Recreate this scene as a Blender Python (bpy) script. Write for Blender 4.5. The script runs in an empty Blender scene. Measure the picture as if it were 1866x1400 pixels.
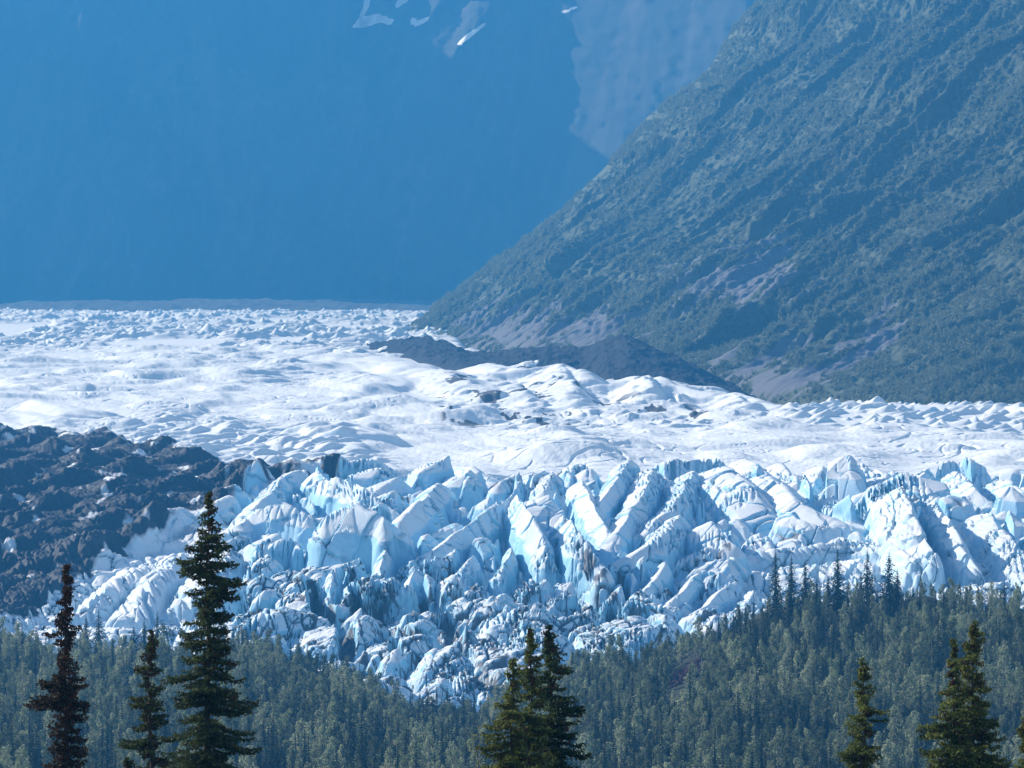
import bpy, math, random
import numpy as np
from mathutils import Vector
R = math.radians
F = 8877.0          # focal length in photo pixels (1866 wide); eye level is photo row 780
SC = bpy.context.scene
# ------------------------------------------------------------------ camera
cam = bpy.data.objects.new('camera', bpy.data.cameras.new('camera')); SC.collection.objects.link(cam)
cam.data.sensor_width = 36.0; cam.data.lens = 36.0*F/1866.0
cam.data.clip_start = 1.0; cam.data.clip_end = 40000.0
cam.rotation_euler = (R(90) + math.atan(80/F), 0, 0); cam.location = (0, 0, 0)
SC.camera = cam
# ------------------------------------------------------------------ world + sun
SUN_AZ, SUN_EL = 59.0, 29.0        # degrees left of the view direction, height
w = bpy.data.worlds.new("World"); SC.world = w; w.use_nodes = True
nt = w.node_tree; nt.nodes.clear()
sky = nt.nodes.new('ShaderNodeTexSky'); sky.sky_type = 'NISHITA'; sky.sun_disc = False
sky.sun_elevation = R(SUN_EL); sky.sun_rotation = R(-SUN_AZ)
sky.air_density = 1.0; sky.dust_density = 0.3; sky.ozone_density = 2.0
bg = nt.nodes.new('ShaderNodeBackground'); bg.inputs[1].default_value = 0.12
wo = nt.nodes.new('ShaderNodeOutputWorld')
nt.links.new(sky.outputs[0], bg.inputs[0]); nt.links.new(bg.outputs[0], wo.inputs[0])
sl = bpy.data.lights.new('sun', 'SUN'); sl.energy = 5.0; sl.angle = R(0.5); sl.color = (1.0, 0.955, 0.90)
sun = bpy.data.objects.new('sun', sl); SC.collection.objects.link(sun)
sdir = Vector((-math.sin(R(SUN_AZ))*math.cos(R(SUN_EL)), math.cos(R(SUN_AZ))*math.cos(R(SUN_EL)), math.sin(R(SUN_EL))))
sun.rotation_euler = sdir.to_track_quat('Z', 'Y').to_euler(); sun.location = (-2000, 1000, 3000)
SC.view_settings.view_transform = 'Standard'; SC.view_settings.look = 'None'
SC.view_settings.exposure = 0.60; SC.view_settings.gamma = 1.0
SC.cycles.use_denoising = True
SC.cycles.max_bounces = 6; SC.cycles.diffuse_bounces = 3; SC.cycles.glossy_bounces = 2
SC.cycles.transmission_bounces = 3; SC.cycles.transparent_max_bounces = 8; SC.cycles.volume_bounces = 0
SC.cycles.caustics_reflective = False; SC.cycles.caustics_refractive = False
# ------------------------------------------------------------------ noise tools
_rs = np.random.RandomState(7)
PERM = np.concatenate([_rs.permutation(1024)]*2).astype(np.int64)
GR = _rs.uniform(0, 2*math.pi, 1024); GX = np.cos(GR); GY = np.sin(GR)
RND = _rs.rand(8, 1024); G3 = _rs.uniform(-1, 1, 1024)
def hsh(i, j, s=0):
    return PERM[(PERM[(i + 57*s) & 1023] + j + 131*s) & 1023]
def perlin(x, y, s=0):
    xi = np.floor(x).astype(np.int64); yi = np.floor(y).astype(np.int64)
    xf = x-xi; yf = y-yi
    u = xf*xf*xf*(xf*(xf*6-15)+10); v = yf*yf*yf*(yf*(yf*6-15)+10)
    def g(a, b, dx, dy):
        h = hsh(a, b, s); return GX[h]*dx + GY[h]*dy
    n0 = g(xi, yi, xf, yf); n1 = g(xi+1, yi, xf-1, yf)
    n2 = g(xi, yi+1, xf, yf-1); n3 = g(xi+1, yi+1, xf-1, yf-1)
    a = n0+u*(n1-n0); b = n2+u*(n3-n2)
    return (a+v*(b-a))*1.5
def fbm(x, y, o=4, s=0, lac=2.03, g=0.5):
    t = 0; a = 1; k = 1.0
    for i in range(o):
        t = t + a*perlin(x*k+i*17.3, y*k-i*9.1, s+i); a *= g; k *= lac
    return t
def perlin3(x, y, z, s=0):
    xi = np.floor(x).astype(np.int32); yi = np.floor(y).astype(np.int32); zi = np.floor(z).astype(np.int32)
    xf = (x-xi).astype(np.float32); yf = (y-yi).astype(np.float32); zf = (z-zi).astype(np.float32)
    u = xf*xf*(3-2*xf); v = yf*yf*(3-2*yf); w_ = zf*zf*(3-2*zf); r = 0
    for i in (0, 1):
        for j in (0, 1):
            hh = PERM[(PERM[(xi+i+57*s) & 1023]+yi+j) & 1023]
            for k in (0, 1):
                h = PERM[(hh+zi+k+131*s) & 1023]
                g = GX[h]*(xf-i)+GY[h]*(yf-j)+G3[h]*(zf-k)
                r = r + g*(u if i else 1-u)*(v if j else 1-v)*(w_ if k else 1-w_)
    return r*1.4
def ridged(x, y, o=4, s=0, lac=2.1, g=0.5):
    t = 0; a = 1; k = 1.0
    for i in range(o):
        n = 1-np.abs(perlin(x*k+i*7.7, y*k+i*3.1, s+i)); t = t + a*n*n; a *= g; k *= lac
    return t
def sstep(a, b, x):
    t = np.clip((x-a)/(b-a), 0, 1); return t*t*(3-2*t)
def voronoi(x, y, s=0):
    """F1, F2 and a random value of the nearest cell"""
    xi = np.floor(x).astype(np.int64); yi = np.floor(y).astype(np.int64)
    f1 = np.full(x.shape, 9.0); f2 = np.full(x.shape, 9.0); rid = np.zeros(x.shape)
    for i in (-1, 0, 1):
        for j in (-1, 0, 1):
            h = hsh(xi+i, yi+j, s)
            d = np.hypot(xi+i+RND[0][h]-x, yi+j+RND[1][h]-y)
            m = d < f1
            f2 = np.where(m, f1, np.minimum(f2, d)); rid = np.where(m, RND[2][h], rid); f1 = np.where(m, d, f1)
    return f1, f2, rid
def blocks3(x, y, z, s=0, tilt=.6):
    """broken blocks in space: each cell has its own level and tilt; also the distance to the joint between blocks"""
    xi = np.floor(x).astype(np.int32); yi = np.floor(y).astype(np.int32); zi = np.floor(z).astype(np.int32)
    f1 = np.full(x.shape, 9., np.float32); f2 = f1.copy(); val = np.zeros(x.shape, np.float32)
    for i in (-1, 0, 1):
        for j in (-1, 0, 1):
            hh = PERM[(PERM[(xi+i+57*s) & 1023]+yi+j) & 1023]
            for k in (-1, 0, 1):
                h = PERM[(hh+zi+k+131*s) & 1023]
                dx = x-(xi+i+RND[0][h]); dy = y-(yi+j+RND[1][h]); dz = z-(zi+k+RND[5][h]); d = np.sqrt(dx*dx+dy*dy+dz*dz); m = d < f1
                f2 = np.where(m, f1, np.minimum(f2, d))
                val = np.where(m, RND[2][h]-.5+tilt*((RND[3][h]-.5)*dx+(RND[4][h]-.5)*dy+(RND[6][h]-.5)*dz)*2, val); f1 = np.where(m, d, f1)
    return val, f2-f1
def pyramids(x, y, sx, sy, ang, hgt, kl, kr, ka, s=0, rnd=0.0, jit=0.9, slab=0.0):
    """union of leaning facetted peaks on a jittered grid, crest along `ang`; returns a height >= 0"""
    X = x/sx; Y = y/sy
    xi = np.floor(X).astype(np.int64); yi = np.floor(Y).astype(np.int64)
    ca = np.cos(ang); sa = np.sin(ang); best = np.zeros(x.shape)
    for i in (-1, 0, 1):
        for j in (-1, 0, 1):
            h = hsh(xi+i, yi+j, s)
            dx = (X-(xi+i+0.5+jit*(RND[0][h]-.5)))*sx; dy = (Y-(yi+j+0.5+jit*(RND[1][h]-.5)))*sy
            t = (RND[2][h]-.5)*0.9
            c2 = ca*np.cos(t)-sa*np.sin(t); s2 = sa*np.cos(t)+ca*np.sin(t)
            al = dx*s2+dy*c2; ac = dx*c2-dy*s2          # along / across
            q = 0.7+0.6*RND[3][h]
            G = np.where(ac > 0, ac*kr*q, -ac*kl/q)
            G2 = np.where(al > 0, al*ka*1.6, -al*ka)*(0.7+.6*RND[5][h])
            gg = np.maximum(G, G2) + 0.35*np.minimum(G, G2)
            if rnd > 0: gg = np.sqrt(gg*gg+rnd*rnd)-rnd
            hh = hgt*(0.45+0.75*RND[4][h])
            if slab > 0:
                q2 = gg/hh; gg = hh*(q2*(1-slab)+(1.9+slab)*np.maximum(q2-(.35+.3*RND[6][h]), 0))
            best = np.maximum(best, hh - gg)
    return best
def poly_mask(u, v, poly, soft):
    """about 1 inside a polygon, 0 outside, soft edge"""
    P = np.array(poly, float); n = len(P)
    dmin = np.full(u.shape, 1e9); inside = np.zeros(u.shape, bool)
    for i in range(n):
        a = P[i]; b = P[(i+1) % n]; e = b-a
        t = np.clip(((u-a[0])*e[0]+(v-a[1])*e[1])/(e@e+1e-9), 0, 1)
        dmin = np.minimum(dmin, np.hypot(u-a[0]-t*e[0], v-a[1]-t*e[1]))
        c = ((a[1] > v) != (b[1] > v)) & (u < (b[0]-a[0])*(v-a[1])/(b[1]-a[1]+1e-12)+a[0])
        inside ^= c
    return sstep(-soft, soft, np.where(inside, dmin, -dmin))
def px2x(u, r): return (u-933.0)*r/F
def row2z(v, r): return (780.0-v)*r/F
# ------------------------------------------------------------------ mesh / object tools
COL = SC.collection
def mesh_np(name, V, Q, mat=None, smooth=True, attrs=None):
    V = np.asarray(V, np.float32).reshape(-1, 3); Q = np.asarray(Q, np.int32); k = Q.shape[1]
    me = bpy.data.meshes.new(name)
    me.vertices.add(len(V)); me.vertices.foreach_set('co', V.ravel())
    me.loops.add(Q.size); me.loops.foreach_set('vertex_index', Q.ravel())
    me.polygons.add(len(Q)); me.polygons.foreach_set('loop_start', np.arange(0, Q.size, k, dtype=np.int32))
    me.polygons.foreach_set('use_smooth', np.full(len(Q), smooth))
    for an, av in (attrs or {}).items():
        at = me.attributes.new(an, 'FLOAT', 'POINT'); at.data.foreach_set('value', np.asarray(av, np.float32).ravel())
    me.update(calc_edges=True)
    if mat: me.materials.append(mat)
    return me
def link(name, data, parent=None, **tags):
    o = bpy.data.objects.new(name, data); COL.objects.link(o)
    if parent: o.parent = parent
    for k, v in tags.items(): o[k] = v
    return o
def grid_quads(nr, nc):
    i = np.arange(nr*nc).reshape(nr, nc)
    return np.stack([i[:-1, :-1], i[:-1, 1:], i[1:, 1:], i[1:, :-1]], -1).reshape(-1, 4)
# ------------------------------------------------------------------ material tools
class NT:
    def __init__(s, name):
        s.m = bpy.data.materials.new(name); s.m.use_nodes = True; s.t = s.m.node_tree; s.t.nodes.clear()
        s.out = s.t.nodes.new('ShaderNodeOutputMaterial')
    def n(s, typ, **kw):
        nd = s.t.nodes.new('ShaderNode'+typ)
        for k, v in kw.items():
            if k.startswith('i_'): nd.inputs[k[2:].replace('_', ' ')].default_value = v
            else: setattr(nd, k, v)
        return nd
    def l(s, a, b): s.t.links.new(a, b)
    def attr(s, name): return s.n('Attribute', attribute_name=name).outputs['Fac']
    def pos(s): return s.n('NewGeometry').outputs['Position']
    def noise(s, scale, detail=4, rough=.55, vec=None, typ=None):
        nd = s.n('TexNoise'); nd.inputs['Scale'].default_value = scale; nd.inputs['Detail'].default_value = detail
        nd.inputs['Roughness'].default_value = rough
        if vec is not None: s.l(vec, nd.inputs['Vector'])
        return nd.outputs['Fac']
    def ramp(s, fac, a, b, c0=0.0, c1=1.0):
        nd = s.n('MapRange', interpolation_type='SMOOTHSTEP'); nd.inputs[1].default_value = a; nd.inputs[2].default_value = b
        nd.inputs[3].default_value = c0; nd.inputs[4].default_value = c1
        s.l(fac, nd.inputs[0]); return nd.outputs[0]
    def math(s, op, a, b=0.0):
        nd = s.n('Math', operation=op)
        for i, q in enumerate((a, b)):
            if isinstance(q, (int, float)): nd.inputs[i].default_value = q
            else: s.l(q, nd.inputs[i])
        return nd.outputs[0]
    def mix(s, f, a, b):
        nd = s.n('Mix', data_type='RGBA')
        for i, q in ((0, f), (6, a), (7, b)):
            if isinstance(q, (int, float)): nd.inputs[i].default_value = q
            elif isinstance(q, tuple): nd.inputs[i].default_value = (*q, 1)
            else: s.l(q, nd.inputs[i])
        return nd.outputs[2]
    def bump(s, h, dist, st=1.0, nrm=None):
        nd = s.n('Bump'); nd.inputs['Strength'].default_value = st; nd.inputs['Distance'].default_value = dist
        s.l(h, nd.inputs['Height'])
        if nrm is not None: s.l(nrm, nd.inputs['Normal'])
        return nd.outputs[0]
    def bsdf(s, col, rough=.8, nrm=None, spec=.3):
        b = s.n('BsdfPrincipled')
        if isinstance(col, tuple): b.inputs['Base Color'].default_value = (*col, 1)
        else: s.l(col, b.inputs['Base Color'])
        if isinstance(rough, (int, float)): b.inputs['Roughness'].default_value = rough
        else: s.l(rough, b.inputs['Roughness'])
        b.inputs['Specular IOR Level'].default_value = spec
        if nrm is not None: s.l(nrm, b.inputs['Normal'])
        s.l(b.outputs[0], s.out.inputs['Surface']); return b
    def stretch(s, sx, sy, sz, rz=0):
        mp = s.n('Mapping'); mp.inputs['Scale'].default_value = (sx, sy, sz); mp.inputs['Rotation'].default_value = (0, 0, rz)
        s.l(s.pos(), mp.inputs['Vector']); return mp.outputs[0]

def mat_glacier():
    k = NT('glacier ice')
    nz = k.n('SeparateXYZ'); k.l(k.n('NewGeometry').outputs['True Normal'], nz.inputs[0])
    slope = nz.outputs[2]
    n1 = k.noise(.05, 5, .6); n2 = k.noise(.35, 4, .6); nf = k.noise(1.6, 4, .7)
    # bare blue ice on the steep fractured faces, weathered white crust on the gentle ones
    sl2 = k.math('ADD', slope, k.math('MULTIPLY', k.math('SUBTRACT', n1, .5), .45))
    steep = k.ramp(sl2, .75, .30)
    crust = None
    ice = k.mix(k.ramp(n2, .35, .65), (.29, .56, .77), (.50, .73, .87))
    crust = k.mix(k.ramp(n1, .35, .7), (.70, .735, .77), (.82, .83, .84))
    crust = k.mix(k.math('MULTIPLY', k.ramp(k.noise(.018, 6, .7), .40, .62), .75), crust, (.60, .625, .66))
    crust = k.mix(k.math('MULTIPLY', k.ramp(nf, .48, .72), .35), crust, (.44, .50, .56))
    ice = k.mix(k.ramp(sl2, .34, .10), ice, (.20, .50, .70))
    c = k.mix(k.math('MULTIPLY', steep, k.attr('blue')), crust, ice)
    # wind-blown grit, painted shade on the toe, and dark melt-out debris
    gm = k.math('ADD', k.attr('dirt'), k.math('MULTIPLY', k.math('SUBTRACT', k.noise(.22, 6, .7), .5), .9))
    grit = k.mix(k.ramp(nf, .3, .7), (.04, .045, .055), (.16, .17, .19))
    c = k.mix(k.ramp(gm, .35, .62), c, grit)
    dm = k.math('ADD', k.attr('debris'), k.math('MULTIPLY', k.math('SUBTRACT', k.noise(.12, 8, .72), .5), 1.5))
    rock = k.mix(k.ramp(n2, .3, .7), (.014, .019, .029), (.043, .051, .068))
    dirty = k.mix(k.ramp(nf, .4, .6), (.30, .30, .32), (.52, .52, .54))
    lowd = k.ramp(dm, .34, .5); hid = k.ramp(dm, .46, .56)
    c = k.mix(lowd, c, dirty); c = k.mix(hid, c, rock)
    vo = k.n('TexVoronoi', feature='DISTANCE_TO_EDGE'); vo.inputs['Scale'].default_value = 1
    mp = k.n('Mapping'); mp.inputs['Scale'].default_value = (.13, .10, .055); mp.inputs['Rotation'].default_value = (0, .25, 0)
    nv = k.n('TexNoise'); nv.inputs['Scale'].default_value = .12; nv.inputs['Detail'].default_value = 4
    va = k.n('VectorMath', operation='MULTIPLY_ADD'); va.inputs[1].default_value = (9, 9, 9)
    k.l(k.pos(), nv.inputs['Vector']); k.l(nv.outputs['Color'], va.inputs[0]); k.l(k.pos(), va.inputs[2]); k.l(va.outputs[0], mp.inputs['Vector']); k.l(mp.outputs[0], vo.inputs['Vector'])
    line = k.ramp(vo.outputs['Distance'], .05, .012)
    line = k.math('MULTIPLY', k.math('MULTIPLY', line, k.ramp(k.noise(.04, 4, .6), .46, .56)), k.ramp(k.attr('blue'), .5, .85))
    c = k.mix(k.math('MULTIPLY', line, .8), c, (.10, .16, .24))
    speck = k.math('MULTIPLY', k.ramp(k.noise(.55, 5, .8), .60, .68), k.ramp(k.noise(.03, 4, .6), .45, .6))
    c = k.mix(k.math('MULTIPLY', speck, .55), c, (.30, .33, .38))
    nb = k.bump(k.math('SUBTRACT', k.noise(.35, 6, .7), k.math('MULTIPLY', line, .4)), 1.8, .7)
    nb = k.bump(k.noise(3., 5, .7), .35, .5, nb)
    k.bsdf(c, .75, nb, .25); return k.m
def mat_rock(name, c0, c1, sc=.05, bd=3.0):
    k = NT(name); n = k.noise(sc, 7, .65); nf = k.noise(sc*9, 5, .7)
    c = k.mix(k.ramp(n, .35, .65), c0, c1); c = k.mix(k.math('MULTIPLY', k.ramp(nf, .5, .8), .4), c, tuple(x*.5 for x in c0))
    k.bsdf(c, .9, k.bump(k.noise(sc*4, 7, .7), bd, .8), .15); return k.m
def mat_slope():
    k = NT('mountain slope'); v = k.stretch(1, 1, 1)
    n = k.noise(.02, 6, .65); nf = k.noise(.22, 5, .7)
    g = k.mix(k.ramp(nf, .35, .65), (.065, .082, .060), (.125, .145, .10))
    g = k.mix(k.math('MULTIPLY', k.ramp(n, .45, .7), .6), g, (.14, .17, .12))
    sc = k.mix(k.ramp(k.noise(.06, 6, .7), .3, .7), (.10, .105, .125), (.19, .195, .22))
    m = k.math('ADD', k.attr('scree'), k.math('MULTIPLY', k.math('SUBTRACT', k.noise(.06, 8, .8), .5), 1.5))
    c = k.mix(k.ramp(m, .42, .58), g, sc)
    k.bsdf(c, .95, k.bump(nf, 3.5, .8), .1); return k.m
def mat_far():
    k = NT('far rock face'); n = k.noise(.006, 7, .65)
    c = k.mix(k.ramp(n, .35, .68), (.03, .036, .04), (.062, .066, .07))
    mp = k.n('Mapping'); mp.inputs['Rotation'].default_value = (0, .6, 0); mp.inputs['Scale'].default_value = (1, 1, .22); k.l(k.pos(), mp.inputs['Vector'])
    c = k.mix(k.math('MULTIPLY', k.ramp(k.noise(.011, 7, .7, mp.outputs[0]), .50, .70), .5), c, (.11, .11, .11))  # paler streaks in the colour make ridges show without direct light
    mp2 = k.n('Mapping'); mp2.inputs['Rotation'].default_value = (0, -.7, 0); mp2.inputs['Scale'].default_value = (1, 1, .18); k.l(k.pos(), mp2.inputs['Vector'])
    c = k.mix(k.math('MULTIPLY', k.ramp(k.noise(.007, 6, .65, mp2.outputs[0]), .52, .66), .4), c, (.11, .11, .11))  # broader diagonal streaks, likewise in place of light on the ridges
    c = k.mix(k.ramp(k.math('ADD', k.attr('snow'), k.math('MULTIPLY', k.math('SUBTRACT', k.noise(.02, 5, .7), .5), .5)), .42, .58), c, (.85, .87, .9))
    k.bsdf(c, .9, k.bump(k.noise(.03, 6, .7), 16, .8), .1); return k.m
def mat_leaf(name, c0, c1, trans=.35, tip=None, noise_scale=.9, patch=0):
    k = NT(name); oi = k.n('ObjectInfo')
    f = k.noise(noise_scale, 3, .6, k.n('TexCoord').outputs['Object'])
    c = k.mix(k.ramp(f, .35, .65), c0, c1)
    c = k.mix(k.math('MULTIPLY', oi.outputs['Random'], .55), c, tip or c1)
    if patch:
        pn = k.noise(patch, 3, .6, oi.outputs['Location'])
        c = k.mix(k.ramp(pn, .36, .60), tuple(x*.65 for x in c0), c)
    d = k.n('BsdfPrincipled'); d.inputs['Roughness'].default_value = .7; d.inputs['Specular IOR Level'].default_value = .12
    t = k.n('BsdfTranslucent'); k.l(c, d.inputs['Base Color']); k.l(c, t.inputs['Color'])
    mx = k.n('MixShader'); mx.inputs[0].default_value = trans
    k.l(d.outputs[0], mx.inputs[1]); k.l(t.outputs[0], mx.inputs[2]); k.l(mx.outputs[0], k.out.inputs['Surface'])
    return k.m
def mat_bark(name, c0, c1):
    k = NT(name); n = k.noise(9, 5, .7, k.n('TexCoord').outputs['Object'])
    k.bsdf(k.mix(n, c0, c1), .9, k.bump(n, .02, .8)); return k.m
M_ICE = mat_glacier()
M_MOR = mat_rock('dark moraine rock', (.010, .015, .024), (.034, .040, .054), .06, 2.5)
M_SLOPE = mat_slope(); M_FAR = mat_far()
M_FLOOR = mat_rock('forest floor', (.020, .026, .018), (.045, .055, .032), .3, .5)
M_POP = mat_leaf('poplar leaves', (.10, .135, .065), (.31, .36, .20), .4, (.48, .51, .34), .35, .03)
M_SPR = mat_leaf('valley spruce needles', (.016, .030, .016), (.036, .058, .030), .15, (.045, .065, .032))
M_NEED = mat_leaf('spruce needles', (.024, .042, .020), (.070, .105, .036), .3, (.08, .10, .035), 1.6)
M_NEEDY = mat_leaf('yellowish spruce needles', (.040, .064, .020), (.17, .20, .05), .4, (.17, .18, .05), 1.6)
M_NEEDB = mat_leaf('rusty spruce needles', (.024, .024, .015), (.068, .046, .027), .25, (.055, .045, .025), 1.6)
M_SHRUB = mat_leaf('slope shrub leaves', (.12, .145, .095), (.22, .25, .165), .3, (.21, .23, .16), .4)
M_YEL = mat_leaf('yellow green leaves', (.16, .18, .03), (.34, .34, .06), .4)
M_BARK = mat_bark('spruce bark', (.035, .028, .022), (.09, .075, .06))
M_PALE = mat_bark('poplar bark', (.16, .155, .14), (.30, .29, .26))
M_CONE = mat_bark('spruce cones', (.07, .022, .014), (.17, .062, .035))
M_PURP = mat_leaf('reddish heath leaves', (.07, .035, .045), (.12, .06, .07), .2)

# ------------------------------------------------------------------ the glacier surface
RT = np.array([2000, 2150, 2300, 2450, 2600, 2750, 2900, 3100, 3400, 3800, 4300, 5000, 5800, 6800, 8000, 9500, 10500.])
YT = np.array([1410, 1330, 1235, 1120, 1020, 938, 880, 838, 792, 745, 700, 658, 622, 595, 576, 572, 572.])
def r_of_row(v): return np.interp(-np.asarray(v, float), -YT, RT)
# hand-placed ice crests:  (list of (col, row of the crest, height in photo px)), left width px, right width px, rounding m
CREST = [
 ([(545, 858, 55), (500, 898, 60), (440, 958, 45)], 60, 26, 1.5),
 ([(578, 864, 75), (612, 876, 85), (665, 895, 80), (716, 935, 50)], 40, 30, 1.0),
 ([(470, 935, 60), (520, 922, 75), (560, 945, 60)], 45, 22, 2.0),
 ([(600, 945, 100), (645, 924, 120), (700, 945, 110), (735, 975, 70)], 42, 26, 2.5),
 ([(800, 880, 60), (770, 915, 75), (725, 960, 60)], 48, 42, .6),
 ([(815, 850, 30), (868, 848, 45), (896, 876, 30)], 38, 30, 3.),
 ([(940, 862, 35), (915, 885, 45)], 36, 20, 1.), ([(1010, 868, 45), (990, 898, 50)], 40, 28, .8),
 ([(935, 903, 90), (880, 940, 80), (820, 985, 65), (765, 1022, 45)], 44, 30, 1.2),
 ([(942, 902, 100), (968, 940, 110), (1000, 1010, 70)], 40, 30, .8),
 ([(1025, 940, 100), (1060, 970, 110), (1100, 1030, 70)], 44, 32, .8),
 ([(1060, 880, 60), (1090, 935, 70), (1120, 985, 45)], 40, 26, .8),
 ([(1150, 845, 45), (1120, 880, 65), (1085, 930, 50)], 40, 24, 1.5), ([(1190, 862, 50), (1170, 905, 70), (1130, 965, 60)], 55, 26, 1.2),
 ([(1265, 868, 45), (1235, 905, 65), (1185, 960, 55)], 50, 24, 1.),
 ([(1240, 935, 70), (1200, 975, 75), (1150, 1010, 50)], 55, 30, 2.), ([(1300, 945, 70), (1340, 985, 50)], 60, 28, 2.),
 ([(1325, 860, 50), (1370, 890, 60), (1400, 930, 35)], 70, 40, 5.), ([(1360, 842, 28), (1392, 868, 32)], 40, 20, 2.),
 ([(1400, 868, 50), (1455, 905, 60), (1530, 948, 35), (1580, 965, 18)], 46, 40, 3.),
 ([(1425, 852, 30), (1450, 884, 34)], 40, 14, 2.), ([(1500, 855, 30), (1480, 890, 32)], 44, 16, 1.5),
 ([(1575, 848, 32), (1600, 876, 28)], 50, 18, 1.5), ([(1690, 855, 38), (1672, 885, 40)], 40, 16, 1.5),
 ([(1640, 885, 85), (1665, 930, 100), (1700, 1000, 70)], 80, 24, 1.0), ([(1700, 915, 60), (1740, 965, 75), (1780, 1030, 40)], 36, 24, .8),
 ([(1748, 858, 50), (1775, 892, 50), (1800, 920, 30)], 42, 22, 1.2), ([(1830, 870, 40), (1866, 900, 45)], 50, 24, 1.5),
 ([(1800, 940, 50), (1850, 990, 45), (1900, 1050, 30)], 60, 20, 1.5),
 ([(1320, 1010, 22), (1420, 990, 34), (1540, 975, 40), (1640, 992, 38), (1720, 1030, 22)], 26, 30, 4.),
 ([(1230, 1020, 30), (1290, 990, 45), (1350, 1000, 34)], 30, 24, 1.5),
 ([(860, 1010, 60), (845, 1050, 45)], 26, 20, .6), ([(930, 1000, 60), (915, 1040, 50)], 24, 16, .6),
 ([(700, 1010, 60), (690, 1050, 45)], 26, 18, .6), ([(760, 1040, 60), (740, 1075, 45)], 26, 20, .6),
 ([(610, 1040, 60), (600, 1080, 40)], 26, 18, .6),
 ([(1150, 1040, 50), (1110, 1090, 40)], 28, 18, .7), ([(1215, 1020, 55), (1170, 1080, 45)], 28, 16, .7),
 ([(1270, 1035, 50), (1225, 1095, 40)], 28, 16, .7), ([(1330, 1045, 45), (1280, 1105, 34)], 30, 18, .8),
 ([(1375, 1060, 40), (1330, 1115, 26)], 32, 18, .8),
 ([(240, 1035, 30), (180, 1075, 40), (140, 1105, 20)], 40, 30, 3.), ([(330, 1010, 40), (270, 1060, 45), (235, 1110, 25)], 45, 34, 3.),
 ([(420, 1010, 40), (350, 1080, 40)], 50, 30, 3.),
 # the white whaleback behind the smooth plain
 ([(690, 655, 10), (800, 680, 22), (850, 700, 26), (900, 730, 20)], 60, 50, 3.),
 ([(880, 668, 26), (960, 676, 30), (1025, 666, 42), (1075, 688, 30)], 60, 40, 4.),
 ([(1025, 668, 40), (1040, 700, 40), (1050, 740, 22)], 70, 34, 3.),
 ([(1110, 700, 26), (1180, 686, 46), (1240, 704, 36), (1300, 716, 22)], 60, 46, 4.),
 ([(1180, 690, 44), (1190, 730, 32)], 60, 24, 3.), ([(1300, 720, 20), (1345, 712, 32), (1400, 728, 22), (1440, 742, 12)], 50, 40, 4.),
 ([(920, 705, 26), (985, 735, 24)], 60, 30, 3.), ([(1340, 715, 30), (1370, 750, 18)], 46, 24, 2.),
 ([(1440, 745, 12), (1530, 724, 22), (1640, 730, 20), (1750, 733, 20), (1830, 732, 22), (1900, 742, 20)], 30, 30, 2.),
 ([(630, 790, 26), (655, 800, 24)], 80, 60, 7.), ([(560, 840, 16), (700, 855, 24), (780, 848, 14)], 40, 30, 5.),
 ([(60, 738, 20), (150, 760, 10)], 60, 60, 3.), ([(110, 556, 10), (180, 558, 12), (260, 566, 5)], 30, 60, 3.),
]
DEBRIS = [(-400, 780), (60, 788), (180, 800), (240, 822), (330, 838), (420, 862), (520, 878), (640, 862), (650, 876), (560, 896), (500, 905), (440, 925),
          (420, 950), (350, 962), (290, 985), (240, 1010), (215, 1030), (150, 1062), (100, 1100), (60, 1135), (-400, 1150)]
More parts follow.
